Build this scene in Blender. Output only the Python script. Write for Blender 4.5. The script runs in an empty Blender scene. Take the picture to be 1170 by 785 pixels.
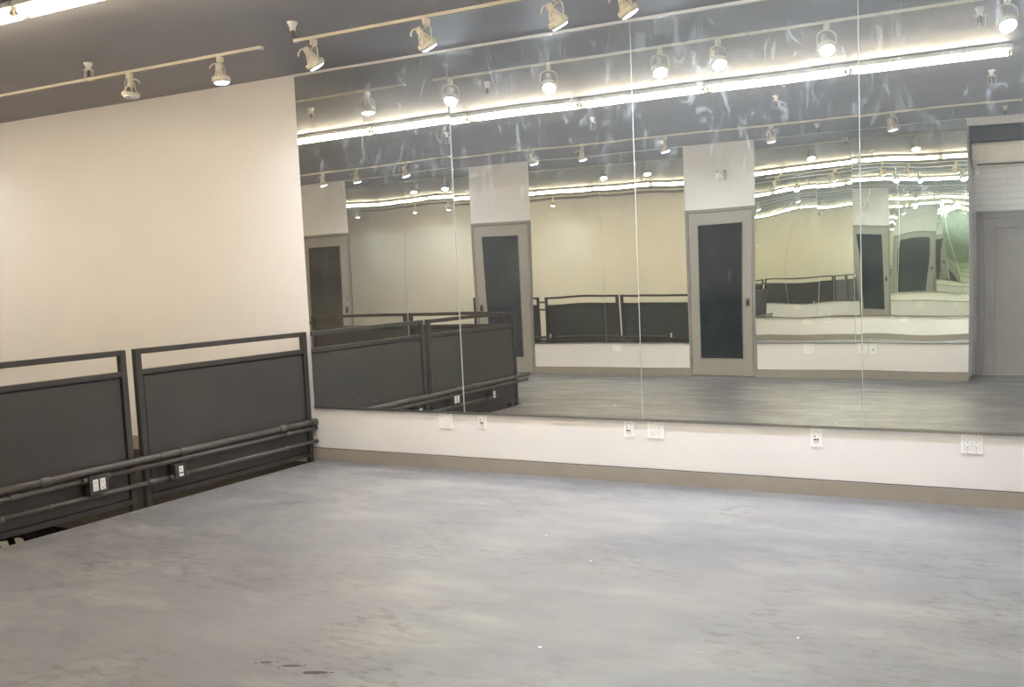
import bpy, bmesh, math, random
from mathutils import Vector, Matrix
random.seed(7)
scn = bpy.context.scene
C = scn.collection

# ------------------------------------------------------------------ camera
cam_d = bpy.data.cameras.new('camera'); cam = bpy.data.objects.new('camera', cam_d); C.objects.link(cam)
F = Vector((-0.43069614, 0.89830939, -0.08683939)); R_ = Vector((0.90248335, 0.42922048, -0.0359665)); U_ = Vector((-0.0049642, 0.09386174, 0.99557287))
M = Matrix.Identity(4)
for i in range(3):
    M[i][0] = R_[i]; M[i][1] = U_[i]; M[i][2] = -F[i]
M.translation = Vector((5.46822, -5.53836, 1.39790))
cam.matrix_world = M
cam_d.sensor_fit = 'HORIZONTAL'; cam_d.sensor_width = 36.0
cam_d.lens = 1057.5 * 36 / 1170
cam_d.shift_x = (585 - 700.06) / 1170
cam_d.shift_y = (403.77 - 392.5) / 1170
cam_d.clip_start = 0.02; cam_d.clip_end = 200
scn.camera = cam

# ------------------------------------------------------------------ world, exposure, sampling
w = bpy.data.worlds.new('world'); scn.world = w; w.use_nodes = True
w.node_tree.nodes['Background'].inputs[0].default_value = (0.6, 0.7, 0.9, 1)
w.node_tree.nodes['Background'].inputs[1].default_value = 0.02
vs = scn.view_settings
vs.view_transform = 'Standard'; vs.look = 'None'; vs.gamma = 1.0; vs.use_curve_mapping = False
vs.exposure = 1.65
TUBE_E = 12.0       # radiance of the fluorescent tubes
TUBE_C = (1.0, 0.83, 0.61)
BULB_E = 14.0       # radiance of the lamp faces
SPOT_W = 4.8       # watts of each track lamp
SPOT_C = (0.76, 0.87, 1.0)
cy = scn.cycles
cy.use_denoising = True
cy.max_bounces = 24; cy.glossy_bounces = 20; cy.diffuse_bounces = 5; cy.transmission_bounces = 6
cy.caustics_reflective = True; cy.blur_glossy = 0.0
cy.sample_clamp_indirect = 0.0; cy.sample_clamp_direct = 0.0
cy.use_guiding = True; cy.use_adaptive_sampling = False

H = 3.0; W = 5.917

# ------------------------------------------------------------------ materials
def mat(name, col, rough=0.6, metal=0.0, bump=None, vary=None, spec=0.5, emit=None, coat=0):
    m = bpy.data.materials.new(name); m.use_nodes = True
    nt = m.node_tree; b = nt.nodes['Principled BSDF']
    b.inputs['Base Color'].default_value = (*col, 1); b.inputs['Roughness'].default_value = rough
    b.inputs['Metallic'].default_value = metal; b.inputs['Specular IOR Level'].default_value = spec
    if coat: b.inputs['Coat Weight'].default_value = coat
    tc = nt.nodes.new('ShaderNodeTexCoord')
    if vary:
        sc, amt = vary
        n = nt.nodes.new('ShaderNodeTexNoise'); n.inputs['Scale'].default_value = sc; n.inputs['Detail'].default_value = 5
        nt.links.new(tc.outputs['Object'], n.inputs['Vector'])
        r = nt.nodes.new('ShaderNodeValToRGB'); r.color_ramp.elements[0].position = .3; r.color_ramp.elements[1].position = .7
        r.color_ramp.elements[0].color = (*[c * (1 - amt) for c in col], 1); r.color_ramp.elements[1].color = (*[min(1, c * (1 + amt)) for c in col], 1)
        nt.links.new(n.outputs['Fac'], r.inputs['Fac']); nt.links.new(r.outputs['Color'], b.inputs['Base Color'])
    if bump:
        sc, st = bump
        n = nt.nodes.new('ShaderNodeTexNoise'); n.inputs['Scale'].default_value = sc; n.inputs['Detail'].default_value = 4
        nt.links.new(tc.outputs['Object'], n.inputs['Vector'])
        bp = nt.nodes.new('ShaderNodeBump'); bp.inputs['Strength'].default_value = st; bp.inputs['Distance'].default_value = .02
        nt.links.new(n.outputs['Fac'], bp.inputs['Height']); nt.links.new(bp.outputs['Normal'], b.inputs['Normal'])
    if emit:
        b.inputs['Emission Color'].default_value = (*emit[0], 1); b.inputs['Emission Strength'].default_value = emit[1]
    return m

M_white = mat('white_wall_paint', (.82, .79, .770), .65, bump=(3, .05), vary=(2.0, .015))
M_ceil = mat('grey_ceiling_paint', (.355, .35, .37), .6, bump=(2.2, .5), vary=(1.5, .05))
M_base = mat('taupe_baseboard_paint', (.34, .30, .255), .5, vary=(6, .05))
M_trim = mat('white_enamel_metal', (.78, .76, .72), .35)
M_fix = mat('cream_enamel', (.74, .69, .58), .4)
M_rail = mat('charcoal_steel_paint', (.060, .052, .049), .42, vary=(8, .12))
M_panel = mat('charcoal_sheet_paint', (.062, .056, .052), .5, vary=(3, .10), bump=(60, .05))
M_pipe = mat('dark_grey_conduit_paint', (.105, .094, .084), .38, vary=(10, .1))
M_door = mat('warm_grey_door_paint', (.37, .345, .31), .42, vary=(3, .03))
M_door2 = mat('cool_grey_door_paint', (.36, .345, .34), .5, vary=(2, .06))
M_frame = mat('grey_frame_paint', (.29, .275, .25), .42)
M_metal = mat('brushed_steel', (.45, .43, .40), .3, metal=1)
M_chrome = mat('chrome', (.85, .85, .85), .08, metal=1)
M_dark = mat('dark_void_shade', (.012, .012, .012), .8)  # near-black colour stands in for the darkness of the unlit stairwell
M_slot = mat('black_slot', (.01, .01, .01), .5)
M_plate = mat('white_plastic_plate', (.95, .94, .92), .3)
M_faint = mat('shaded_plastic_recess', (.55, .52, .48), .4)
M_ac = mat('ivory_plastic', (.86, .81, .70), .4)
M_seal_shade = mat('dark_seal_and_gap_shade', (.06, .055, .05), .6)
M_seal2 = mat('bronze_pull_plate', (.17, .155, .13), .4)
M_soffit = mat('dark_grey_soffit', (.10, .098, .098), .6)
M_stair = mat('grey_stair_steel', (.36, .34, .31), .5, vary=(5, .1))
M_tube = mat('fluorescent_tube_glow', (.9, .9, .9), .3, emit=(TUBE_C, TUBE_E))
M_bulb = mat('lamp_face_glow', (.9, .9, .9), .3, emit=(SPOT_C, BULB_E))
M_off = mat('dull_lamp_face', (.75, .72, .66), .25)
M_wire = mat('pale_wire', (.7, .68, .62), .35, metal=.3)
M_brass = mat('dark_brass', (.16, .13, .10), .35, metal=.8)

def glass_mat(name, col, rough=.04):
    m = mat(name, col, rough, vary=(2.5, .25)); return m
M_glassA = glass_mat('dark_tinted_glass', (.020, .028, .032))
M_glassB = glass_mat('blue_grey_tinted_glass', (.060, .068, .078))
M_glassC = glass_mat('olive_tinted_glass', (.085, .08, .068), .08)

def brick_mat(name, c1, c2, mortar, sx, w_, h_, bump):
    m = bpy.data.materials.new(name); m.use_nodes = True; nt = m.node_tree; b = nt.nodes['Principled BSDF']
    tc = nt.nodes.new('ShaderNodeTexCoord'); mp = nt.nodes.new('ShaderNodeMapping')
    nt.links.new(tc.outputs['Object'], mp.inputs['Vector'])
    mp.inputs['Rotation'].default_value = sx
    br = nt.nodes.new('ShaderNodeTexBrick'); nt.links.new(mp.outputs['Vector'], br.inputs['Vector'])
    br.inputs['Scale'].default_value = 1; br.inputs['Brick Width'].default_value = w_; br.inputs['Row Height'].default_value = h_
    br.inputs['Mortar Size'].default_value = .006; br.inputs['Color1'].default_value = (*c1, 1); br.inputs['Color2'].default_value = (*c2, 1); br.inputs['Mortar'].default_value = (*mortar, 1)
    nt.links.new(br.outputs['Color'], b.inputs['Base Color'])
    bp = nt.nodes.new('ShaderNodeBump'); bp.inputs['Strength'].default_value = bump; bp.inputs['Distance'].default_value = .01; bp.invert = True
    nt.links.new(br.outputs['Fac'], bp.inputs['Height']); nt.links.new(bp.outputs['Normal'], b.inputs['Normal'])
    b.inputs['Roughness'].default_value = .6
    return m
M_wbrick = brick_mat('white_painted_brick', (.80, .79, .79), (.78, .775, .78), (.68, .67, .68), (math.pi / 2, 0, 0), .9, .078, .4)
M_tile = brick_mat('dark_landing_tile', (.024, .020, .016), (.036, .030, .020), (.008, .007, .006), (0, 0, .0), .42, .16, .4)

def floor_mat():
    m = bpy.data.materials.new('painted_concrete_floor'); m.use_nodes = True; nt = m.node_tree; b = nt.nodes['Principled BSDF']
    L = nt.links.new; N = nt.nodes.new
    tc = N('ShaderNodeTexCoord')
    def noise(scale, detail, vec=None, rough=.55):
        n = N('ShaderNodeTexNoise'); n.inputs['Scale'].default_value = scale; n.inputs['Detail'].default_value = detail; n.inputs['Roughness'].default_value = rough
        L(vec or tc.outputs['Object'], n.inputs['Vector']); return n
    def ramp(src, stops):
        r = N('ShaderNodeValToRGB'); e = r.color_ramp.elements
        e[0].position, e[0].color = stops[0][0], (*stops[0][1], 1); e[1].position, e[1].color = stops[1][0], (*stops[1][1], 1)
        for p, c in stops[2:]:
            q = e.new(p); q.color = (*c, 1)
        L(src, r.inputs['Fac']); return r
    base = ramp(noise(.9, 6).outputs['Fac'], [(.3, (.180, .174, .182)), (.7, (.245, .235, .236))])
    # roller streaks
    mp = N('ShaderNodeMapping'); mp.inputs['Scale'].default_value = (1.0, 2.6, 1); mp.inputs['Rotation'].default_value = (0, 0, .35); L(tc.outputs['Object'], mp.inputs['Vector'])
    st = ramp(noise(1.4, 5, mp.outputs['Vector'], .6).outputs['Fac'], [(.50, (0, 0, 0)), (.70, (1, 1, 1))])
    mx = N('ShaderNodeMixRGB'); mx.inputs['Color2'].default_value = (.35, .330, .305, 1)
    mul = N('ShaderNodeMath'); mul.operation = 'MULTIPLY'; mul.inputs[1].default_value = .55; L(st.outputs['Color'], mul.inputs[0])
    L(mul.outputs[0], mx.inputs['Fac']); L(base.outputs['Color'], mx.inputs['Color1'])
    # scuffs, dark
    sc1 = noise(9, 8, mp.outputs['Vector'], .7); sc2 = noise(1.1, 3)
    a = ramp(sc1.outputs['Fac'], [(.50, (0, 0, 0)), (.60, (1, 1, 1))]); bb = ramp(sc2.outputs['Fac'], [(.46, (0, 0, 0)), (.60, (1, 1, 1))])
    mm = N('ShaderNodeMath'); mm.operation = 'MULTIPLY'; L(a.outputs['Color'], mm.inputs[0]); L(bb.outputs['Color'], mm.inputs[1])
    m2 = N('ShaderNodeMath'); m2.operation = 'MULTIPLY'; m2.inputs[1].default_value = .75; L(mm.outputs[0], m2.inputs[0])
    mx2 = N('ShaderNodeMixRGB'); mx2.inputs['Color2'].default_value = (.13, .125, .12, 1); L(m2.outputs[0], mx2.inputs['Fac']); L(mx.outputs['Color'], mx2.inputs['Color1'])
    # fine specks
    vo = N('ShaderNodeTexVoronoi'); vo.inputs['Scale'].default_value = 5; L(tc.outputs['Object'], vo.inputs['Vector'])
    sp = N('ShaderNodeMath'); sp.operation = 'LESS_THAN'; sp.inputs[1].default_value = .022; L(vo.outputs['Distance'], sp.inputs[0])
    mx3 = N('ShaderNodeMixRGB'); mx3.inputs['Color2'].default_value = (.12, .115, .11, 1)
    sp2 = N('ShaderNodeMath'); sp2.operation = 'MULTIPLY'; sp2.inputs[1].default_value = .6; L(sp.outputs[0], sp2.inputs[0]); L(sp2.outputs[0], mx3.inputs['Fac']); L(mx2.outputs['Color'], mx3.inputs['Color1'])
    last = mx3.outputs['Color']
    # worn-through spots with a shape of their own
    wob = noise(45, 3)
    marks = [(2.825, -3.105, .024, .009, .3), (2.94, -3.094, .040, .010, .35), (3.067, -3.108, .050, .014, .35), (2.86, -3.085, .007, .004, .3), (2.795, -3.125, .007, .004, .3), (2.985, -3.072, .007, .004, .3), (2.905, -3.122, .007, .005, .3), (3.125, -3.085, .008, .004, .3)]
    for (x, y, rx, ry, rot) in marks:
        v = N('ShaderNodeMapping'); v.vector_type = 'TEXTURE'; v.inputs['Location'].default_value = (x, y, 0); v.inputs['Rotation'].default_value = (0, 0, rot); v.inputs['Scale'].default_value = (rx, ry, 1)
        L(tc.outputs['Object'], v.inputs['Vector'])
        ln = N('ShaderNodeVectorMath'); ln.operation = 'LENGTH'; L(v.outputs['Vector'], ln.inputs[0])
        ad = N('ShaderNodeMath'); ad.operation = 'ADD'; L(ln.outputs['Value'], ad.inputs[0]); L(wob.outputs['Fac'], ad.inputs[1])
        lt = N('ShaderNodeMath'); lt.operation = 'LESS_THAN'; lt.inputs[1].default_value = 1.5; L(ad.outputs[0], lt.inputs[0])
        mk = N('ShaderNodeMixRGB'); mk.inputs['Color2'].default_value = (.030, .022, .024, 1); L(lt.outputs[0], mk.inputs['Fac']); L(last, mk.inputs['Color1']); last = mk.outputs['Color']
    for (x, y, r) in [(3.72, -2.62, .008), (3.43, -1.62, .006), (4.33, -3.0, .007), (3.0, -1.3, .006), (4.6, -2.2, .006)]:   # white paint drips
        v = N('ShaderNodeVectorMath'); v.operation = 'DISTANCE'; v.inputs[1].default_value = (x, y, 0); L(tc.outputs['Object'], v.inputs[0])
        lt = N('ShaderNodeMath'); lt.operation = 'LESS_THAN'; lt.inputs[1].default_value = r; L(v.outputs['Value'], lt.inputs[0])
        mk = N('ShaderNodeMixRGB'); mk.inputs['Color2'].default_value = (.85, .85, .83, 1); L(lt.outputs[0], mk.inputs['Fac']); L(last, mk.inputs['Color1']); last = mk.outputs['Color']
    L(last, b.inputs['Base Color'])
    rr = N('ShaderNodeMapRange'); rr.inputs['From Min'].default_value = .2; rr.inputs['From Max'].default_value = .8; rr.inputs['To Min'].default_value = .26; rr.inputs['To Max'].default_value = .62; L(noise(2.2, 6, mp.outputs['Vector']).outputs['Fac'], rr.inputs['Value']); L(rr.outputs[0], b.inputs['Roughness'])
    b.inputs['Specular IOR Level'].default_value = .45
    bp = N('ShaderNodeBump'); bp.inputs['Strength'].default_value = .25; bp.inputs['Distance'].default_value = .01; L(noise(4, 6, mp.outputs['Vector']).outputs['Fac'], bp.inputs['Height']); L(bp.outputs['Normal'], b.inputs['Normal'])
    return m
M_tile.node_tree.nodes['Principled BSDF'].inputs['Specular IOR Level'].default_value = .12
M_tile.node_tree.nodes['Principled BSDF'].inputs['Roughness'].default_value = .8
M_floor = floor_mat()

def mirror_mat(name, tint, haze_hi):
    m = bpy.data.materials.new(name); m.use_nodes = True; nt = m.node_tree; L = nt.links.new; N = nt.nodes.new
    out = nt.nodes['Material Output']; nt.nodes.remove(nt.nodes['Principled BSDF'])
    g = N('ShaderNodeBsdfGlossy'); g.inputs['Color'].default_value = (*tint, 1); g.inputs['Roughness'].default_value = .0
    d = N('ShaderNodeBsdfDiffuse'); d.inputs['Color'].default_value = (.75, .78, .80, 1)
    tc = N('ShaderNodeTexCoord')
    mp = N('ShaderNodeMapping'); mp.inputs['Scale'].default_value = (1.6, 1, .8); mp.inputs['Rotation'].default_value = (0, .5, 0); L(tc.outputs['Object'], mp.inputs['Vector'])
    n = N('ShaderNodeTexNoise'); n.inputs['Scale'].default_value = 4.2; n.inputs['Detail'].default_value = 10; n.inputs['Roughness'].default_value = .72; n.inputs['Distortion'].default_value = 1.8; L(mp.outputs['Vector'], n.inputs['Vector'])
    r = N('ShaderNodeValToRGB'); e = r.color_ramp.elements; e[0].position = .53; e[0].color = (0, 0, 0, 1); e[1].position = .72; e[1].color = (1, 1, 1, 1); L(n.outputs['Fac'], r.inputs['Fac'])
    sep = N('ShaderNodeSeparateXYZ'); L(tc.outputs['Object'], sep.inputs[0])
    mr = N('ShaderNodeMapRange'); mr.inputs['From Min'].default_value = 1.7; mr.inputs['From Max'].default_value = 2.6; mr.inputs['To Min'].default_value = .10; mr.inputs['To Max'].default_value = 1.0; L(sep.outputs['Z'], mr.inputs['Value'])
    a = N('ShaderNodeMath'); a.operation = 'MULTIPLY'; L(r.outputs['Color'], a.inputs[0]); L(mr.outputs[0], a.inputs[1])
    base_ = N('ShaderNodeMath'); base_.operation = 'MULTIPLY_ADD'; L(mr.outputs[0], base_.inputs[0]); base_.inputs[1].default_value = haze_hi * .20; base_.inputs[2].default_value = .010   # even haze painted in to lift the reflections, stronger high up
    b2 = N('ShaderNodeMath'); b2.operation = 'MULTIPLY_ADD'; L(a.outputs[0], b2.inputs[0]); b2.inputs[1].default_value = haze_hi; L(base_.outputs[0], b2.inputs[2])
    mx = N('ShaderNodeMixShader'); L(b2.outputs[0], mx.inputs['Fac']); L(g.outputs[0], mx.inputs[1]); L(d.outputs[0], mx.inputs[2]); L(mx.outputs[0], out.inputs['Surface'])
    return m
M_mir1 = mirror_mat('silvered_mirror', (.91, .935, .90), .30)
M_mir2 = mirror_mat('old_greenish_mirror', (.93, .955, .87), .06)
M_edge = mat('mirror_edge_glass', (.55, .62, .58), .2)

# ------------------------------------------------------------------ mesh helpers
def box(bm, x0, x1, y0, y1, z0, z1, bev=0, mi=0, mtx=None):
    vs_ = [bm.verts.new((x, y, z)) for x in (x0, x1) for y in (y0, y1) for z in (z0, z1)]
    fs = [bm.faces.new([vs_[i] for i in f]) for f in ((0, 1, 3, 2), (4, 6, 7, 5), (0, 4, 5, 1), (2, 3, 7, 6), (0, 2, 6, 4), (1, 5, 7, 3))]
    for f in fs: f.material_index = mi
    if bev:
        es = list({e for f in fs for e in f.edges})
        r = bmesh.ops.bevel(bm, geom=es, offset=bev, segments=2, affect='EDGES', profile=.6)
        vs_ = list({v for f in r['faces'] for v in f.verts} | {v for v in vs_ if v.is_valid})
    if mtx is not None:
        bmesh.ops.transform(bm, matrix=mtx, verts=[v for v in vs_ if v.is_valid])
def lathe(bm, prof, seg=20, mtx=None, mi=0, smooth=True):
    rings = []
    for r, z in prof:
        rings.append([bm.verts.new((r * math.cos(2 * math.pi * k / seg), r * math.sin(2 * math.pi * k / seg), z)) for k in range(seg)] if r > 1e-6 else [bm.verts.new((0, 0, z))])
    for a, b in zip(rings, rings[1:]):
        for k in range(seg):
            k2 = (k + 1) % seg
            if len(a) == 1 and len(b) == 1: continue
            if len(a) == 1: vv = [a[0], b[k], b[k2]]
            elif len(b) == 1: vv = [a[k], b[0], a[k2]]
            else: vv = [a[k], b[k], b[k2], a[k2]]
            f = bm.faces.new(vv); f.material_index = mi; f.smooth = smooth
    allv = [v for r_ in rings for v in r_]
    if mtx is not None: bmesh.ops.transform(bm, matrix=mtx, verts=allv)
def tube(bm, pts, r, seg=10, mi=0, cap=True, closed=False):
    pts = [Vector(p) for p in pts]; n = len(pts); rings = []
    prev = None
    for i, p in enumerate(pts):
        if closed: t = pts[(i + 1) % n] - pts[i - 1]
        else: t = (pts[min(i + 1, n - 1)] - pts[max(i - 1, 0)])
        t.normalize()
        if prev is None:
            a = Vector((0, 0, 1)) if abs(t.z) < .9 else Vector((1, 0, 0)); u = t.cross(a).normalized()
        else:
            u = (prev - t * prev.dot(t)).normalized()
        prev = u; v = t.cross(u)
        rings.append([bm.verts.new(p + (u * math.cos(2 * math.pi * k / seg) + v * math.sin(2 * math.pi * k / seg)) * r) for k in range(seg)])
    prs = list(zip(rings, rings[1:])) + ([(rings[-1], rings[0])] if closed else [])
    for a, b in prs:
        for k in range(seg):
            f = bm.faces.new([a[k], b[k], b[(k + 1) % seg], a[(k + 1) % seg]]); f.smooth = True; f.material_index = mi
    if cap and not closed:
        bm.faces.new(rings[0][::-1]).material_index = mi; bm.faces.new(rings[-1]).material_index = mi
def obj(name, bm, mats, parent=None, loc=None):
    bmesh.ops.recalc_face_normals(bm, faces=bm.faces[:])
    me = bpy.data.meshes.new(name); bm.to_mesh(me); bm.free()
    for m in (mats if isinstance(mats, (list, tuple)) else [mats]): me.materials.append(m)
    o = bpy.data.objects.new(name, me); C.objects.link(o)
    if parent: o.parent = parent
    if loc: o.location = loc
    return o
def tag(o, label=None, cat=None, group=None, kind=None):
    if label: o['label'] = label
    if cat: o['category'] = cat
    if group: o['group'] = group
    if kind: o['kind'] = kind
    return o
def thing(name, loc, label, cat, group=None, rz=0):
    o = bpy.data.objects.new(name, None); C.objects.link(o); o.location = loc; o.rotation_euler = (0, 0, rz); o.empty_display_size = .1
    return tag(o, label, cat, group)
def dup(root, loc, rz, label, group=None):
    r = root.copy(); C.objects.link(r); r.location = loc; r.rotation_euler = (0, 0, rz)
    r['label'] = label
    if group: r['group'] = group
    for ch in list(root.children):
        c = ch.copy(); C.objects.link(c); c.parent = r
        for g in ch.children:
            d = g.copy(); C.objects.link(d); d.parent = c
    return r
def BM(): return bmesh.new()
def struct(name, bm, m, label=None):
    o = obj(name, bm, m); o['kind'] = 'structure'
    if label: o['label'] = label
    return o
def sbox(name, m, *a, bev=0):
    bm = BM(); box(bm, *a, bev=bev); return struct(name, bm, m)

# ------------------------------------------------------------------ setting
XL, XR = -10.6, 6.8
YB = -6.46         # back of the recess
X_E = 4.563        # end of the mirrored back wall
EDGE = 0.20        # edge of the painted floor
WX = -4.3          # far end of the stair opening
YA = -3.05         # parallel rail line
# painted floor slab (opening left out)
bm = BM()
def poly_prism(bm, pts, z0, z1):
    a = [bm.verts.new((x, y, z0)) for x, y in pts]; b = [bm.verts.new((x, y, z1)) for x, y in pts]
    bm.faces.new(a); bm.faces.new(b)
    for i in range(len(pts)):
        j = (i + 1) % len(pts); bm.faces.new([a[i], a[j], b[j], b[i]])
poly_prism(bm, [(EDGE, 0), (XR, 0), (XR, YB), (XL, YB), (XL, 0), (WX - .08, 0), (WX - .08, YA - .07), (EDGE, YA - .07)], -.12, 0)
struct('floor', bm, M_floor)
# landing behind the rail and the stair opening under it
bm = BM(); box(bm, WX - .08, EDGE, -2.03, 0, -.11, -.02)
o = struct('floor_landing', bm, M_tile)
sbox('ceiling', M_ceil, XL - .1, XR + .1, YB - .1, .1, H, H + .1)
sbox('wall_front', M_white, XL, XR, 0, .1, -3.0, H)
sbox('wall_left', M_white, XL - .1, XL, YB, .1, -.12, H)
sbox('wall_right', M_white, XR, XR + .1, YB - .1, .1, -.12, H)
sbox('wall_back', M_white, XL, X_E, YB - .1, -W, -.12, H)
sbox('wall_recess', M_wbrick, X_E, XR, YB - .1, YB, -.12, H)
sbox('trim_1', M_white, X_E, XR, -W - .07, -W, 2.915, H)               # header across the recess
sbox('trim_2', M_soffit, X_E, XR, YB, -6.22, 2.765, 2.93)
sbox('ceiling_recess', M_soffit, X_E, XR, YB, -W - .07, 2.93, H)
# lower storey seen only through the opening
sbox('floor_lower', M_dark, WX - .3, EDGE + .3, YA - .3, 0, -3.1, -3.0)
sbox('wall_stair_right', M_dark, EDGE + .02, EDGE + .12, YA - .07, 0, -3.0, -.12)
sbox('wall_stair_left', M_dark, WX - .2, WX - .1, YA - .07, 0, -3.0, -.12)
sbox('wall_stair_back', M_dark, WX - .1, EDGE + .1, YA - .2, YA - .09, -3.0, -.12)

def baseboard(name, x0, x1, yf, out, z0=0, z1=.099):
    bm = BM()
    y1, y2 = sorted((yf, yf + out * .016))
    box(bm, x0, x1, y1, y2, z0, z1 - .004, bev=.0015)
    yy = sorted((yf, yf + out * .010)); box(bm, x0, x1, yy[0], yy[1], z1 - .005, z1, mi=1)
    return struct(name, bm, [M_base, M_seal_shade])
baseboard('baseboard_front', EDGE, XR, 0, -1)
baseboard('baseboard_landing', WX - .08, EDGE - .001, 0, -1, -.02, .099)
dA = (1.109, 2.045); dB = (-2.216, -1.242); dC = (-5.55, -4.574)
baseboard('baseboard_back_1', dA[1], X_E, -W, 1)
baseboard('baseboard_back_2', dB[1], dA[0], -W, 1)
baseboard('baseboard_back_3', dC[1], dB[0], -W, 1)
baseboard('baseboard_back_4', XL, dC[0], -W, 1)

# doors of the back wall
def glazed_door(name, x0, x1, zt, glass, handle_right, z_h, gl_margin, label):
    y = -W
    bm = BM()                                             # frame
    t = .040
    box(bm, x0, x0 + t, y, y + .022, 0, zt, bev=.003); box(bm, x1 - t, x1, y, y + .022, 0, zt, bev=.003); box(bm, x0 + t, x1 - t, y, y + .022, zt - t, zt, bev=.003)
    box(bm, x0 + t - .001, x1 - t + .001, y, y + .003, 0, zt - t, mi=1)       # backing coloured dark for the shade in the gap round the leaf
    fr = struct(name, bm, [M_frame, M_seal_shade], label)
    a, b, z1 = x0 + t + .005, x1 - t - .005, zt - t - .006
    ga, gb = a + gl_margin, b - gl_margin; gz0, gz1 = .225, z1 - .145
    bm = BM(); yo = y + .003; yt = y + .018
    box(bm, a, ga, yo, yt, .01, z1, bev=.002); box(bm, gb, b, yo, yt, .01, z1, bev=.002)
    box(bm, ga, gb, yo, yt, .01, gz0); box(bm, ga, gb, yo, yt, gz1, z1)
    obj('door_leaf', bm, M_door, fr)
    bm = BM(); g = .011
    for s in ((ga, ga + g, gz0, gz1), (gb - g, gb, gz0, gz1), (ga + g, gb - g, gz0, gz0 + g), (ga + g, gb - g, gz1 - g, gz1)):
        box(bm, s[0], s[1], yo, yt + .006, s[2], s[3], bev=.002)
    obj('glazing_bead', bm, M_frame, fr)
    bm = BM(); box(bm, ga + .004, gb - .004, yo + .001, yo + .007, gz0 + .004, gz1 - .004); obj('glass_pane', bm, glass, fr)
    hx = (b - .055) if handle_right else (a + .055)
    bm = BM(); box(bm, hx - .030, hx + .030, yt, yt + .004, z_h - .055, z_h + .055, bev=.001)
    pl = obj('pull_plate', bm, M_seal2, fr)
    bm = BM(); box(bm, hx - .014, hx + .014, yt + .0035, yt + .0055, z_h - .036, z_h + .030, bev=.0); obj('pull_recess', bm, M_slot, pl)
    xh = a - .003 if handle_right else b + .003
    for zz in (.28, 1.05, zt - .30):
        bm = BM(); tube(bm, [(xh, yt + .006, zz - .045), (xh, yt + .006, zz + .045)], .006, 8); box(bm, xh - .012, xh + .012, yt + .0, yt + .004, zz - .045, zz + .045)
        obj('hinge', bm, M_metal, fr)
    return fr
glazed_door('door_1', dA[0], dA[1], 2.175, M_glassA, True, .955, .118, 'grey door with tall dark tinted glass, under the small wall light')
glazed_door('door_2', dB[0], dB[1], 2.18, M_glassB, False, .94, .14, 'grey door with tall blue-grey glass, behind the end of the railing')
d3 = glazed_door('door_3', dC[0], dC[1], 2.18, M_glassC, True, .97, .13, 'grey door with olive-tinted glass at the left edge of the mirror')
bm = BM(); lathe(bm, [(0, 0), (.024, 0), (.026, .008), (.016, .012), (0, .014)], 16, Matrix.Translation((dC[1] - .085, -W + .018, 1.15)) @ Matrix.Rotation(-math.pi / 2, 4, 'X')); obj('deadbolt', bm, M_chrome, d3)

# recess door: casing, leaf with a sunk panel
bm = BM(); y = YB
cx0, cz = 4.600, 1.965
def casing(bm, x0, x1, z, w_):
    for (off, wid, th) in ((0, w_ * .35, .045), (w_ * .35, w_ * .4, .030), (w_ * .75, w_ * .25, .036)):
        box(bm, x0 + off, x0 + off + wid, y, y + th, 0, z - off, bev=.004); box(bm, x1 - off - wid, x1 - off, y, y + th, 0, z - off, bev=.004)
        box(bm, x0 + off, x1 - off, y, y + th, z - off - wid, z - off, bev=.004)
casing(bm, cx0, 5.86, cz, .085)
d4 = struct('door_4', bm, M_door2, 'grey panelled door with thick moulded casing in the brick recess')
bm = BM(); lx0, lx1, lz = cx0 + .088, 5.772, cz - .088
st_ = .115
box(bm, lx0, lx1, y, y + .006, 0.02, lz)
box(bm, lx0, lx0 + st_, y, y + .022, .02, lz, bev=.003); box(bm, lx1 - st_, lx1, y, y + .022, .02, lz, bev=.003)
box(bm, lx0 + st_, lx1 - st_, y, y + .022, lz - .115, lz, bev=.003); box(bm, lx0 + st_, lx1 - st_, y, y + .022, .02, .06, bev=.003)
obj('door_leaf', bm, M_door2, d4)
bm = BM(); box(bm, lx0 + .02, lx1 - .02, y, y + .05, 0, .02, bev=.003); obj('threshold', bm, M_metal, d4)
bm = BM(); lathe(bm, [(0, 0), (.03, 0), (.03, .006), (.012, .01), (.012, .035), (.026, .045), (.028, .06), (.018, .072), (0, .074)], 18, Matrix.Translation((lx1 - .06, y + .022, .95)) @ Matrix.Rotation(-math.pi / 2, 4, 'X')); obj('door_knob', bm, M_metal, d4)

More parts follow.
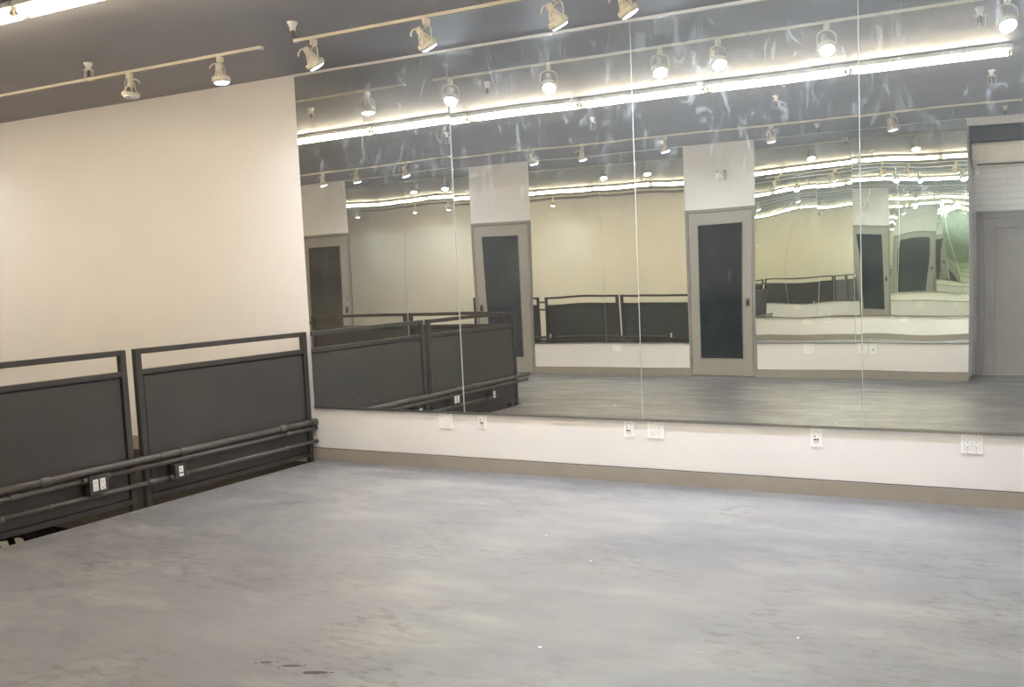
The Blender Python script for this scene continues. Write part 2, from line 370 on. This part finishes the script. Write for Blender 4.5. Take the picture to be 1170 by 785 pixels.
# ------------------------------------------------------------------ mirrors
ZM1, ZM2 = .425, .443
TOPZ = 2.985
def mirror(x0, x1, z0, z1, yf, sign, m, label, group=None, bend=(0, 0), yaw=(0, 0), wob=0.0, seed=0):
    # sign -1: faces -y (front wall), +1: faces +y (back wall)
    bm = BM(); nx, nz = 20, 24
    cx_, cz_ = (x0 + x1) / 2, (z0 + z1) / 2
    hw = (x1 - x0) / 2
    def yaw_d(u):                                          # the pane stands off the wall more towards its left edge
        f = lambda q: hw * (yaw[0] * (q + 1) + (yaw[1] - yaw[0]) * (q + 1) ** 2 / 4)
        return f(1) - f(u)
    g = []
    for i in range(nx + 1):
        row = []
        for j in range(nz + 1):
            x = x0 + (x1 - x0) * i / nx; z = z0 + (z1 - z0) * j / nz
            u = (x - cx_) / ((x1 - x0) / 2); v = (z - cz_) / ((z1 - z0) / 2)
            S = bend[0] + (bend[1] - bend[0]) * (u + 1) / 2                # the pane leans out towards its top by this slope
            d = .007 + max(0, -min(bend)) * (z1 - z0) / 2 + S * (z1 - z0) / 2 * (v + 1) ** 2 / 4 + yaw_d(u) + wob * math.sin(4.2 * u + seed) * math.sin(3.4 * v + seed * 1.7)
            row.append(bm.verts.new((x, yf + sign * d, z)))
        g.append(row)
    for i in range(nx):
        for j in range(nz):
            f = bm.faces.new([g[i][j], g[i + 1][j], g[i + 1][j + 1], g[i][j + 1]]); f.smooth = True
    # back and rim
    bk = {}
    rim = [(i, 0) for i in range(nx)] + [(nx, j) for j in range(nz)] + [(i, nz) for i in range(nx, 0, -1)] + [(0, j) for j in range(nz, 0, -1)]
    bv = [bm.verts.new((g[i][j].co.x, yf + sign * .0008, g[i][j].co.z)) for i, j in rim]
    fv = [bm.verts.new(g[i][j].co) for i, j in rim]                # own vertices, so that the rim does not bend the mirror's shading
    n = len(rim)
    for k in range(n):
        f = bm.faces.new([fv[k], bv[k], bv[(k + 1) % n], fv[(k + 1) % n]]); f.material_index = 1
    f = bm.faces.new(bv); f.material_index = 1
    o = obj('wall_mirror', bm, [m, M_edge])
    tag(o, label, 'mirror', group)
    return o
GP = .003
fx = [.185, 1.609, 3.019, 4.446, 5.870]
fl = ['tall frameless wall mirror beside the white wall, reflecting the dark railing',
      'tall frameless mirror panel second from the white wall, above the socket plate and data plate',
      'tall frameless mirror panel third from the white wall, reflecting the dark glazed door',
      'tall frameless mirror panel furthest right, reflecting the air conditioner']
FB = [dict(bend=(-.004, .003), wob=.0003, seed=1.5), dict(wob=.0003, seed=2.5), dict(wob=.0003, seed=.3), dict(wob=.0003, seed=3.3)]
for i in range(4):
    mirror(fx[i] + GP, fx[i + 1] - GP, ZM1, TOPZ, 0, -1, M_mir1, fl[i], 'mirror panels along the front wall', **FB[i])
bx = [(-4.574, -3.444, 'narrow mirror panel on the back wall right beside the olive-glass door', dict(bend=(.008, .003), wob=.0004, seed=1)),
      (-3.444, -2.216, 'mirror panel on the back wall left of the blue-grey glass door', dict(bend=(.004, .0), wob=.0004, seed=2)),
      (-1.242, -.108, 'mirror panel on the back wall right of the blue-grey glass door', dict(bend=(-.003, -.003), wob=.0004, seed=3)),
      (-.108, 1.109, 'mirror panel on the back wall left of the dark-glass door, above a blank plate', dict(bend=(-.004, -.006), wob=.0004, seed=4)),
      (2.045, 3.266, 'mirror panel on the back wall right of the dark-glass door', dict(bend=(-.001, .0115), yaw=(.032, .004), wob=.0004, seed=5)),
      (3.266, 4.563, 'mirror panel at the end of the back wall beside the air conditioner recess', dict(bend=(.0145, .002), yaw=(.003, .003), wob=.0006, seed=.5))]
for x0, x1, lb, kw in bx:
    mirror(x0 + GP, x1 - GP, ZM2, TOPZ, -W, 1, M_mir2, lb, 'mirror panels along the back wall', **kw)
def channel(x0, x1, yf, s, z, up, label, m):
    bm = BM(); ys = sorted((yf, yf + s * .018)); box(bm, x0, x1, ys[0], ys[1], z - (.010 if not up else 0), z + (0 if not up else .012), bev=.0015)
    yl = sorted((yf + s * .015, yf + s * .018)); zz = (z - .002, z + .006) if not up else (z - .006, z + .002)
    box(bm, x0, x1, yl[0], yl[1], zz[0], zz[1])
    tag(obj('mirror_channel', bm, m), label, 'channel', 'mirror channels')
channel(fx[0], fx[-1], 0, -1, ZM1 - .001, False, 'thin metal channel holding the bottom edge of the front mirrors', M_metal)
channel(fx[0], fx[-1], 0, -1, TOPZ + .001, True, 'thin white channel along the top edge of the front mirrors', M_trim)
channel(dA[1], X_E, -W, 1, ZM2 - .001, False, 'thin metal channel under the mirrors nearest the air conditioner', M_metal)
channel(dB[1], dA[0], -W, 1, ZM2 - .001, False, 'thin metal channel under the mirrors between the two glazed doors', M_metal)
channel(dC[1], dB[0], -W, 1, ZM2 - .001, False, 'thin metal channel under the mirrors left of the blue-grey glass door', M_metal)

# ------------------------------------------------------------------ railing round the stair opening
P = .040
def rail_panel(length, label, group, ext=.09):
    t = thing('railing_section', (0, 0, 0), label, 'railing', group)          # runs along local +x, from 0 to length
    h = P / 2
    for x in (0, length - P):
        bm = BM(); box(bm, x, x + P, -h, h, -.02, 1.02, bev=.003); obj('post', bm, M_rail, t)
    bm = BM(); box(bm, P, length - P, -h, h, .985, 1.02, bev=.003); obj('top_rail', bm, M_rail, t)
    bm = BM(); box(bm, P, length - P, -h, h, .852, .885, bev=.003); obj('middle_rail', bm, M_rail, t)
    bm = BM(); box(bm, P, length - P, -h, h, .030, .062, bev=.003); obj('bottom_rail', bm, M_rail, t)
    bm = BM(); g = .012
    box(bm, P - .002, length - P + .002, -.004, .004, .06, .854, mi=1)  # black backing paints the shadow in the gap round the sheet
    box(bm, P + g, length - P - g, -.010, .010, .06 + g, .852 - g, bev=.002)
    obj('sheet_panel', bm, [M_panel, M_slot], t)
    return t
XRL = .130
g1 = 'charcoal railing sections round the stair opening'
r1 = rail_panel(1.508, 'charcoal steel railing section with sheet panel, fixed against the white wall', g1)
r1.location = (XRL, -.012, 0); r1.rotation_euler = (0, 0, -math.pi / 2)
r2 = rail_panel(1.532, 'charcoal steel railing section nearer the camera at the left edge of the picture', g1)
r2.location = (XRL, -1.588, 0); r2.rotation_euler = (0, 0, -math.pi / 2)
ax = [(-1.195, .085), (-2.66, -1.235), (-4.20, -2.79)]
la = ['charcoal railing section parallel to the mirrors, meeting the corner, seen in reflection',
      'charcoal railing section parallel to the mirrors, second from the corner, seen in reflection',
      'charcoal railing section parallel to the mirrors at the far end of the stair opening']
for (a, b), l_ in zip(ax, la):
    r = rail_panel(b - a, l_, g1); r.location = (a, YA, 0)
# brackets bridging the gap between the last two sections
for z, l_ in ((.25, 'lowest'), (.80, 'middle'), (.93, 'topmost')):
    bm = BM(); box(bm, -2.789, -2.661, YA - .006, YA + .006, z - .015, z + .015, bev=.002)
    tag(obj('joining_bracket', bm, M_rail), l_ + ' dark bracket bridging the gap between two far railing sections', 'bracket', 'brackets between railing sections')

# conduits
def conduit(pts, r, label, group, couplings, strap=None):
    t = thing('conduit_pipe', pts[0], label, 'pipe', group)
    o0 = Vector(pts[0]); loc = [Vector(p) - o0 for p in pts]
    bm = BM(); tube(bm, loc, r, 14); obj('pipe', bm, M_pipe, t)
    d = (loc[-1] - loc[0]).normalized()
    for s in couplings:
        bm = BM(); c = loc[0] + d * s; tube(bm, [c - d * .028, c - d * .024, c + d * .024, c + d * .028], r * 1.28, 14); obj('coupling', bm, M_pipe, t)
    for s in (strap or []):
        bm = BM(); c = loc[0] + d * s
        n = Vector((-1, 0, 0)) if abs(d.y) > .5 else Vector((0, 1, 0))
        a = c - d * .009; b = c + d * .009
        tube(bm, [a, b], r * 1.12, 14)
        lo = [min(a[i], b[i]) for i in range(3)]; hi = [max(a[i], b[i]) for i in range(3)]
        e = c + n * .034
        box(bm, min(lo[0], e.x), max(hi[0], e.x), min(lo[1], e.y), max(hi[1], e.y), c.z - .009, c.z + .009)
        obj('strap', bm, M_pipe, t)
    return t
XP = .185; gp = 'conduit pipes along the railing'
conduit([(XP, -.003, .308), (XP, -3.30, .308)], .0215, 'thickest and topmost dark conduit pipe running low along the railing', gp, (.03, .36, 1.25, 2.2), (.10, 1.42, 3.0))
conduit([(XP, -.003, .258), (XP, -1.802, .258)], .0155, 'middle dark conduit pipe on the railing, between the wall and the double socket box', gp, (.30, 1.24), (.12, 1.46))
conduit([(XP, -1.982, .258), (XP, -3.28, .258)], .0155, 'middle dark conduit pipe on the railing, left of the double socket box', gp, (.40,), (1.0,))
conduit([(XP, -.003, .152), (XP, -1.235, .152)], .0155, 'lowest dark conduit pipe on the railing, between the wall and the small data box', gp, (.33,), (.14, .95))
conduit([(XP, -1.381, .152), (XP, -2.452, .152)], .0155, 'lowest dark conduit pipe on the railing, passing under the double socket box', gp, (.12,), (.8,))
YP = YA - .055
conduit([(.10, YP, .308), (-4.2, YP, .308)], .0215, 'thickest conduit pipe along the railing parallel to the mirrors', gp, (.9, 2.1), (.5, 1.9, 3.5))
conduit([(.10, YP, .258), (-4.2, YP, .258)], .0155, 'middle conduit pipe along the railing parallel to the mirrors', gp, (.8, 2.2), (.5, 1.9, 3.5))
conduit([(.10, YP, .160), (-4.2, YP, .160)], .0155, 'lowest conduit pipe along the railing parallel to the mirrors', gp, (.7, 2.3), (.5, 1.9, 3.5))

def face_receptacle(bm, cx_, cz_, yo, mi_body, mi_slot, w_=.033, h_=.068):
    # duplex decora insert in the local xz plane facing -y
    box(bm, cx_ - w_ / 2 - .002, cx_ + w_ / 2 + .002, yo - .0004, yo + .001, cz_ - h_ / 2 - .002, cz_ + h_ / 2 + .002, mi=2)
    box(bm, cx_ - w_ / 2, cx_ + w_ / 2, yo - .002, yo + .001, cz_ - h_ / 2, cz_ + h_ / 2, mi=mi_body, bev=.0006)
    for s in (1, -1):
        z = cz_ + s * .017
        box(bm, cx_ - .0075, cx_ - .0055, yo - .0026, yo, z - .001, z + .007, mi=mi_slot); box(bm, cx_ + .0055, cx_ + .0075, yo - .0026, yo, z - .001, z + .006, mi=mi_slot)
        box(bm, cx_ - .0025, cx_ + .0025, yo - .0026, yo, z - .010, z - .005, mi=mi_slot)
def socket_plate(label, loc, rz, kind, group):
    t = thing('socket_plate' if kind != 'data' else 'data_plate', loc, label, 'socket plate' if kind != 'data' else 'data plate', group, rz)
    wd = {'double': .116, 'data': .070, 'blank': .116, 'faint': .116}[kind]
    bm = BM(); box(bm, -wd / 2, wd / 2, -.006, -.0003, -.058, .058, bev=.002)
    obj('cover', bm, M_plate, t)
    if kind in ('double', 'faint'):
        for s in (-.0235, .0235):
            bm = BM(); face_receptacle(bm, s, 0, -.006, 0, 1); obj('receptacle', bm, [M_plate, M_slot if kind == 'double' else M_faint, M_faint], t)
    if kind == 'data':
        bm = BM(); box(bm, -.0185, .0185, -.0064, -.005, -.036, .036, mi=1); box(bm, -.0165, .0165, -.008, -.005, -.034, .034, mi=0, bev=.0006); obj('insert', bm, [M_plate, M_faint], t)
        bm = BM(); box(bm, -.013, -.005, -.0088, -.007, .004, .012); obj('jack', bm, M_slot, t)
        for s in (-.0145, .0015):
            bm = BM(); box(bm, s, s + .012, -.0088, -.007, -.018, -.007); obj('jack', bm, M_slot, t)
        bm = BM(); box(bm, -.013, .013, -.0086, -.007, -.030, -.023); obj('label_strip', bm, M_faint, t)
    for xs in ((-.0235, .0235) if wd > .1 else (0,)):
        for zs in (-.048, .048):
            bm = BM(); lathe(bm, [(0, .0006), (.0025, .0004), (.003, 0)], 8, Matrix.Translation((xs, -.006, zs)) @ Matrix.Rotation(math.pi / 2, 4, 'X')); obj('screw', bm, M_faint, t)
    return t
gs = 'white plates under the front mirrors'
zc = .360
socket_plate('white double socket plate nearest the railing under the front mirrors', (1.435, 0, zc), 0, 'faint', gs)
socket_plate('narrow white data plate nearest the railing under the front mirrors', (1.752, 0, zc + .008), 0, 'data', gs)
socket_plate('narrow white data plate close beside the middle double socket', (2.912, 0, zc), 0, 'data', gs)
socket_plate('white double socket plate in the middle under the front mirrors', (3.108, 0, zc), 0, 'double', gs)
socket_plate('narrow white data plate standing alone right of the middle', (4.166, 0, zc - .004), 0, 'data', gs)
socket_plate('white double socket plate furthest right under the front mirrors', (5.049, 0, zc), 0, 'double', gs)
gb_ = 'white plates under the back mirrors'
socket_plate('white double socket plate right of the dark-glass door', (2.684, -W, .365), math.pi, 'double', gb_)
socket_plate('white double socket plate below the end mirror of the back wall', (3.355, -W, .365), math.pi, 'double', gb_)
socket_plate('narrow white data plate below the end mirror of the back wall', (3.490, -W, .365), math.pi, 'data', gb_)
socket_plate('blank white plate between the two glazed doors', (.03, -W, .375), math.pi, 'blank', gb_)

def surface_box(label, loc, rz, n, group):
    # dark cast box with white inserts facing local -y
    t = thing('socket_box', loc, label, 'socket box', group, rz)
    wd = .116 if n == 2 else .082
    hh = .058 if n == 2 else .047
    bm = BM(); box(bm, -wd / 2, wd / 2, -.022, .030, -hh, hh, bev=.006); box(bm, -wd / 2 - .003, wd / 2 + .003, -.026, -.020, -hh - .002, hh + .002, bev=.002); obj('box_body', bm, M_rail, t)
    for s in ((-.0235, .0235) if n == 2 else (0,)):
        bm = BM()
        if n == 2: face_receptacle(bm, s, 0, -.026, 0, 1)
        else:
            box(bm, -.016, .016, -.029, -.025, -.034, .034, mi=0, bev=.001); box(bm, -.012, -.004, -.0296, -.028, .012, .02, mi=1)
            for q in (-.013, .002): box(bm, q, q + .011, -.0296, -.028, -.016, -.006, mi=1)
        obj('insert', bm, [M_plate, M_slot, M_faint], t)
    for s in (-1, 1):
        bm = BM(); tube(bm, [(s * wd / 2 - s * .005, 0, .034 if n == 2 else -.034), (s * (wd / 2 + .03), 0, .034 if n == 2 else -.034)], .019, 12); obj('connector', bm, M_pipe, t)
    return t
gx = 'dark socket boxes on the railing conduits'
surface_box('dark box with two white socket inserts on the railing conduits', (XP + .012, -1.892, .226), math.pi / 2, 2, gx)
surface_box('small dark box with one white data insert on the section by the wall', (XP + .012, -1.308, .186), math.pi / 2, 1, gx)
surface_box('small dark box cut by the left edge of the picture', (XP + .012, -2.525, .186), math.pi / 2, 1, gx)
for x, n, l_ in ((-.25, 1, 'small dark box on the parallel railing nearest the corner'), (-1.05, 2, 'dark double box in the middle of the parallel railing'), (-2.50, 1, 'small dark box on the parallel railing far from the corner')):
    surface_box(l_, (x, YP - .055, .34 if n == 1 else .20), 0, n, gx)

# steel bars crossing the stair opening
d_ = Vector((.275, -.148, 0)).normalized()
for k, (px, py, l_) in enumerate(((-.275, -2.185, 'pale steel bar in the stair opening, nearer the picture edge'), (-.26, -2.102, 'pale steel bar in the stair opening, nearer the landing'))):
    bm = BM(); c = Vector((px, py, 0)); a = c + d_ * .52; b = c - d_ * .16; n = Vector((-d_.y, d_.x, 0)) * .021
    vs4 = [a + n, a - n, b - n, b + n]
    poly_prism(bm, [(v.x, v.y) for v in vs4], -.16, -.125)
    tag(obj('steel_bar', bm, M_stair), l_, 'bar', 'steel bars in the stair opening')
# staircase down to the lower storey
st = thing('staircase', (WX, -2.55, -.02), 'dark staircase going down below the railing', 'stairs')
bm = BM()
for k in range(14):
    x = .0 + .27 * k; box(bm, x, x + .28, -.42, .42, -.19 * (k + 1) - .03, -.19 * (k + 1), bev=.003)
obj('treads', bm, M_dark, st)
for s in (-1, 1):
    bm = BM(); a = [(.0, -.05), (3.8, -.05 - 3.8 * .19 / .27), (3.8, -.30 - 3.8 * .19 / .27), (0, -.3)]
    y0, y1 = s * .44 - .012, s * .44 + .012
    va = [bm.verts.new((x, y0, z)) for x, z in a]; vb = [bm.verts.new((x, y1, z)) for x, z in a]
    bm.faces.new(va); bm.faces.new(vb)
    for i in range(4): bm.faces.new([va[i], va[(i + 1) % 4], vb[(i + 1) % 4], vb[i]])
    obj('stringer', bm, M_rail, st)

# ------------------------------------------------------------------ fluorescent fixtures
def fixture():
    t = thing('fluorescent_light', (0, 0, 0), 'x', 'ceiling light', 'row of fluorescent strip lights')
    L_ = 1.205
    bm = BM(); box(bm, -L_ / 2, L_ / 2, -.058, .058, -.042, -.010, bev=.004); box(bm, -L_ / 2 + .03, L_ / 2 - .03, -.030, .030, -.009, 0); obj('housing', bm, M_trim, t)
    for y in (-.030, .030):
        bm = BM(); tube(bm, [(-.572, y, -.066), (.572, y, -.066)], .0175, 16); tb = obj('tube', bm, M_tube, t)
        for s in (-1, 1):
            bm = BM(); tube(bm, [(s * .572, y, -.066), (s * .586, y, -.066)], .018, 12); obj('end_cap', bm, M_metal, tb)
    for s in (-1, 1):
        for y in (-.030, .030):
            bm = BM(); box(bm, s * .592 - .007, s * .592 + .007, y - .013, y + .013, -.084, -.040, bev=.003); obj('socket', bm, M_fix, t)
    return t
fx0 = fixture()
names = ['fluorescent strip light at the right end of the row', 'fluorescent strip light second from the right end', 'fluorescent strip light third from the right end',
         'fluorescent strip light fourth from the right end', 'fluorescent strip light fifth from the right end, its joint at the top left corner',
         'fluorescent strip light sixth from the right end', 'fluorescent strip light seventh from the right end', 'fluorescent strip light eighth from the right end',
         'fluorescent strip light ninth from the right end', 'fluorescent strip light tenth from the right end', 'fluorescent strip light at the far left end of the row']
for k in range(11):
    x = 5.185 - 1.2135 * (k + .5)
    if k == 0: fx0.location = (x, -2.185, H); fx0['label'] = names[0]
    else: dup(fx0, (x, -2.185, H), 0, names[k])

# ------------------------------------------------------------------ tracks
def track(x0, x1, y, label):
    t = thing('light_track', (x0, y, H), label, 'light track', 'ceiling light tracks')
    n = x1 - x0
    bm = BM(); box(bm, 0, n, -.017, .017, -.020, 0, bev=.002); obj('rail_channel', bm, M_fix, t)
    bm = BM(); box(bm, .01, n - .01, -.005, .005, -.0208, -.0195); obj('slot', bm, M_seal_shade, t)
    for x in (-.012, n - .002):
        bm = BM(); box(bm, x, x + .014, -.018, .018, -.021, 0, bev=.002); obj('end_cap', bm, M_trim, t)
TY = -.766
track(.955, 6.3, TY, 'cream light track near the mirrors carrying the bright lamps')
track(-9.6, .633, TY, 'cream light track over the stairs, left of the mirrors')
track(-8.9, 5.16, -4.858, 'long cream light track near the back wall')
track(5.30, 6.5, -4.858, 'short cream light track in front of the recess')

# ------------------------------------------------------------------ track lamps
def lamp(tilt, lit, watts=1.0):
    # aims towards local +x, tilted from straight down by `tilt`; origin at the underside of the track
    t = thing('track_lamp', (0, 0, 0), 'x', 'track lamp', 'track lamps')
    bm = BM(); box(bm, -.020, .020, -.016, .016, -.036, .002, bev=.003); obj('adapter', bm, M_fix, t)
    bm = BM(); rr = .064
    pts = [(0, -rr, -.150), (0, -rr, -.09)] + [(0, -rr * math.cos(a), -.085 + .045 * math.sin(a)) for a in [math.pi * k / 10 for k in range(1, 10)]] + [(0, rr, -.09), (0, rr, -.150)]
    rad = .0030 if not lit else .0042
    tube(bm, pts, rad, 8); lathe(bm, [(0, -.046), (.008, -.046), (.008, -.034), (0, -.034)], 10)
    obj('yoke', bm, M_fix, t)
    h = BM()
    # holder: socket cylinder, struts, ring. local axis -z is the beam; origin at ring centre
    lathe(h, [(0, .112), (.016, .112), (.021, .106), (.021, .055), (.018, .052), (0, .052)], 18)
    for k in range(4):
        a = math.pi / 4 + k * math.pi / 2; c, s = math.cos(a), math.sin(a)
        tube(h, [(.018 * c, .018 * s, .068), (.036 * c, .036 * s, .030), (.054 * c, .054 * s, .006)], .0042, 6)
    lathe(h, [(.052, .012), (.060, .012), (.062, .008), (.062, -.012), (.060, -.016), (.053, -.016), (.053, .012), (.052, .012)], 28)
    ho = obj('lamp_holder', h, M_fix, t); ho.location = (0, 0, -.150); ho.rotation_euler = (0, -tilt, 0)
    b = BM()
    lathe(b, [(0, .060), (.014, .060), (.015, .048), (.022, .040), (.040, .016), (.050, .000), (.051, -.020), (.049, -.026)], 28, mi=0)
    lathe(b, [(.049, -.026), (.040, -.031), (.02, -.034), (0, -.035)], 28, mi=1)
    bo = obj('bulb', b, [M_fix if lit else M_chrome, M_bulb if lit else M_off], t); bo.location = (0, 0, -.150); bo.rotation_euler = (0, -tilt, 0)
    l = BM(); tube(l, [(-.004, 0, .100), (-.035, 0, .112), (-.062, 0, .098), (-.072, 0, .082)], .005, 8)
    lo = obj('aiming_handle', l, M_fix, t); lo.location = (0, 0, -.150); lo.rotation_euler = (0, -tilt, 0)
    if lit:
        ld = bpy.data.lights.new('lamp_beam', 'AREA'); ld.shape = 'DISK'; ld.size = .088; ld.energy = SPOT_W * watts; ld.color = SPOT_C; ld.spread = math.radians(150)
        le = bpy.data.objects.new('lamp_beam', ld); C.objects.link(le); le.parent = t
        dx = Vector((math.sin(tilt), 0, -math.cos(tilt))); le.location = Vector((0, 0, -.150)) + dx * .0365; le.rotation_euler = (0, -tilt, 0)
    return t
ZT = H - .020
L40 = lamp(math.radians(32), True)
L15 = lamp(math.radians(16), True, .35)
L12 = lamp(math.radians(6), True, .22)
L08 = lamp(math.radians(4), False)
used = set()
def place(proto, x, y, az, label):
    az = math.radians(az)
    if proto.name not in used:
        used.add(proto.name); proto.location = (x, y, ZT); proto.rotation_euler = (0, 0, az); proto['label'] = label; return proto
    return dup(proto, (x, y, ZT), az, label)
for x, az, l_ in ((1.10, 62, 'lit cream track lamp leftmost on the track beside the mirrors'), (2.0, 60, 'lit cream track lamp second on the track beside the mirrors'),
                  (2.91, 58, 'lit cream track lamp at the top edge of the picture, left one of the pair'), (3.348, 40, 'lit cream track lamp at the top edge of the picture, right one of the pair'),
                  (4.10, 60, 'bright track lamp seen only in the mirror, between the pair and the far right one'), (5.20, 65, 'bright track lamp seen only in the mirror at the top right corner')):
    place(L40, x, TY, az, l_)
place(L08, -.672, TY, 200, 'unlit silvered track lamp over the stairs')
place(L12, .252, TY, 20, 'lit track lamp near the right end of the track over the stairs')
for x, l_ in ((-3.75, 'track lamp over the far part of the stair opening'), (-6.3, 'track lamp on the far left, nearest of three'), (-7.13, 'track lamp on the far left, middle of three'), (-8.74, 'track lamp on the far left, last of three')):
    place(L12, x, TY, 150, l_)
for x, az, l_ in ((-4.06, -60, 'back track lamp above the olive-glass door'), (-3.43, -55, 'back track lamp second from the left in the mirror'), (-2.60, -50, 'back track lamp left of the blue-grey glass door'),
                  (-.54, -50, 'back track lamp right of the blue-grey glass door'), (.17, -40, 'back track lamp midway between the glazed doors'), (1.294, -30, 'back track lamp in front of the dark-glass door'),
                  (2.568, -60, 'back track lamp just right of the dark-glass door'), (3.889, -60, 'back track lamp near the end of the back wall')):
    place(L15, x, -4.858, az, l_)
place(L15, 5.55, -4.858, -70, 'back track lamp in front of the air conditioner recess')

# ------------------------------------------------------------------ sprinklers
def sprinkler(caged):
    t = thing('sprinkler', (0, 0, 0), 'x', 'sprinkler', 'ceiling sprinklers')
    bm = BM(); lathe(bm, [(0, 0), (.030, 0), (.030, -.006), (.024, -.020), (.019, -.026), (.018, -.052), (0, -.052)], 20); obj('cup', bm, M_trim, t)
    bm = BM(); lathe(bm, [(0, -.05), (.009, -.05), (.009, -.060), (.004, -.062), (.003, -.085), (0, -.085)], 10)
    tube(bm, [(-.008, 0, -.058), (-.013, 0, -.072), (-.004, 0, -.088)], .0022, 6); tube(bm, [(.008, 0, -.058), (.013, 0, -.072), (.004, 0, -.088)], .0022, 6)
    lathe(bm, [(0, -.086), (.006, -.086), (.016, -.089), (.016, -.091), (0, -.091)], 14); obj('head', bm, M_brass, t)
    if caged:
        bm = BM()
        for a in (0, math.pi / 2):
            c, s = math.cos(a), math.sin(a)
            tube(bm, [(.018 * c, .018 * s, -.040), (.033 * c, .033 * s, -.048), (.033 * c, .033 * s, -.112), (.022 * c, .022 * s, -.122), (-.022 * c, -.022 * s, -.122), (-.033 * c, -.033 * s, -.112), (-.033 * c, -.033 * s, -.048), (-.018 * c, -.018 * s, -.040)], .0018, 6)
        tube(bm, [(.033 * math.cos(k * math.pi / 10), .033 * math.sin(k * math.pi / 10), -.050) for k in range(20)], .0018, 6, closed=True)
        obj('wire_cage', bm, M_wire, t)
    return t
S1, S0 = sprinkler(True), sprinkler(False)
sp_used = set()
for s, x, y, l_ in ((S1, -.68, -1.08, 'caged sprinkler on the ceiling over the stairs'), (S0, 1.237, -1.09, 'bare white sprinkler on the ceiling above the first mirror'), (S1, 5.03, -1.0, 'caged sprinkler near the top right corner'),
                    (S1, -.65, -3.15, 'caged sprinkler behind the tubes, left one'), (S1, 1.165, -3.17, 'caged sprinkler behind the tubes, second from the left'), (S1, 3.094, -3.17, 'caged sprinkler behind the tubes, third from the left'), (S1, 4.983, -3.17, 'caged sprinkler behind the tubes, right one'),
                    (S0, -2.673, -5.2, 'bare sprinkler close to the back wall, left one'), (S0, 3.05, -5.15, 'bare sprinkler close to the back wall, beside the end mirrors'), (S0, 5.0, -5.2, 'bare sprinkler hanging in front of the air conditioner')):
    if s.name not in sp_used:
        sp_used.add(s.name); s.location = (x, y, H); s['label'] = l_
    else: dup(s, (x, y, H), 0, l_)

# ------------------------------------------------------------------ air conditioner, wall light, small parts
ac = thing('air_conditioner', (4.585, YB, 2.483), 'ivory wall-mounted split air conditioner above the grey door', 'air conditioner')
bm = BM(); LA = .95
prof = [(0, 0), (.14, .0), (.19, .035), (.215, .085), (.215, .24), (.195, .27), (0, .275)]
va = [bm.verts.new((0, y_, z_)) for y_, z_ in prof]; vb = [bm.verts.new((LA, y_, z_)) for y_, z_ in prof]
bm.faces.new(va); bm.faces.new(vb)
for i in range(len(prof)): bm.faces.new([va[i], va[(i + 1) % len(prof)], vb[(i + 1) % len(prof)], vb[i]])
bmesh.ops.bevel(bm, geom=[e for e in bm.edges], offset=.006, segments=2, affect='EDGES')
obj('casing', bm, M_ac, ac)
bm = BM(); box(bm, .01, LA - .01, .214, .219, .098, .235, bev=.002); obj('front_panel', bm, M_ac, ac)
bm = BM(); box(bm, .055, LA - .055, -.003, .003, -.028, .028, bev=.002, mtx=Matrix.Translation((0, .208, .060)) @ Matrix.Rotation(-.4, 4, 'X')); obj('louvre', bm, M_ac, ac)
bm = BM(); box(bm, .05, LA - .05, .10, .200, .012, .022); obj('outlet_slot', bm, M_seal_shade, ac)
bm = BM(); box(bm, .03, .062, .2185, .2200, .120, .127); box(bm, .02, .032, .2175, .2185, .06, .07); obj('badge', bm, M_faint, ac)
ms = thing('motion_sensor', (4.625, YB, 2.44), 'small white sensor under the left end of the air conditioner', 'sensor')
bm = BM(); box(bm, -.028, .028, .0003, .035, -.045, .045, bev=.012); obj('sensor_body', bm, M_plate, ms)
bm = BM(); tube(bm, [(.02, .010, -.04), (.026, .006, -.12), (.018, .005, -.25), (.024, .005, -.42)], .004, 6); obj('cable', bm, M_wbrick, ms)

wl = thing('emergency_light', (1.600, -W, 2.580), 'small square emergency light on the wall above the dark-glass door', 'wall light', rz=math.pi)
bm = BM(); box(bm, -.055, .055, -.045, -.0003, -.055, .055, bev=.006); obj('housing', bm, M_ac, wl)
bm = BM(); lathe(bm, [(0, 0), (.040, 0), (.044, .010), (.040, .030), (.030, .036), (0, .026)], 24, Matrix.Translation((-.005, -.044, -.005)) @ Matrix.Rotation(math.pi / 2 + .25, 4, 'X')); lh = obj('lamp_head', bm, M_trim, wl)
for s in (-1, 1):
    bm = BM(); box(bm, s * .048 - .012, s * .048 + .012, -.050, -.02, .042, .066, bev=.003); obj('bracket', bm, M_brass, wl)
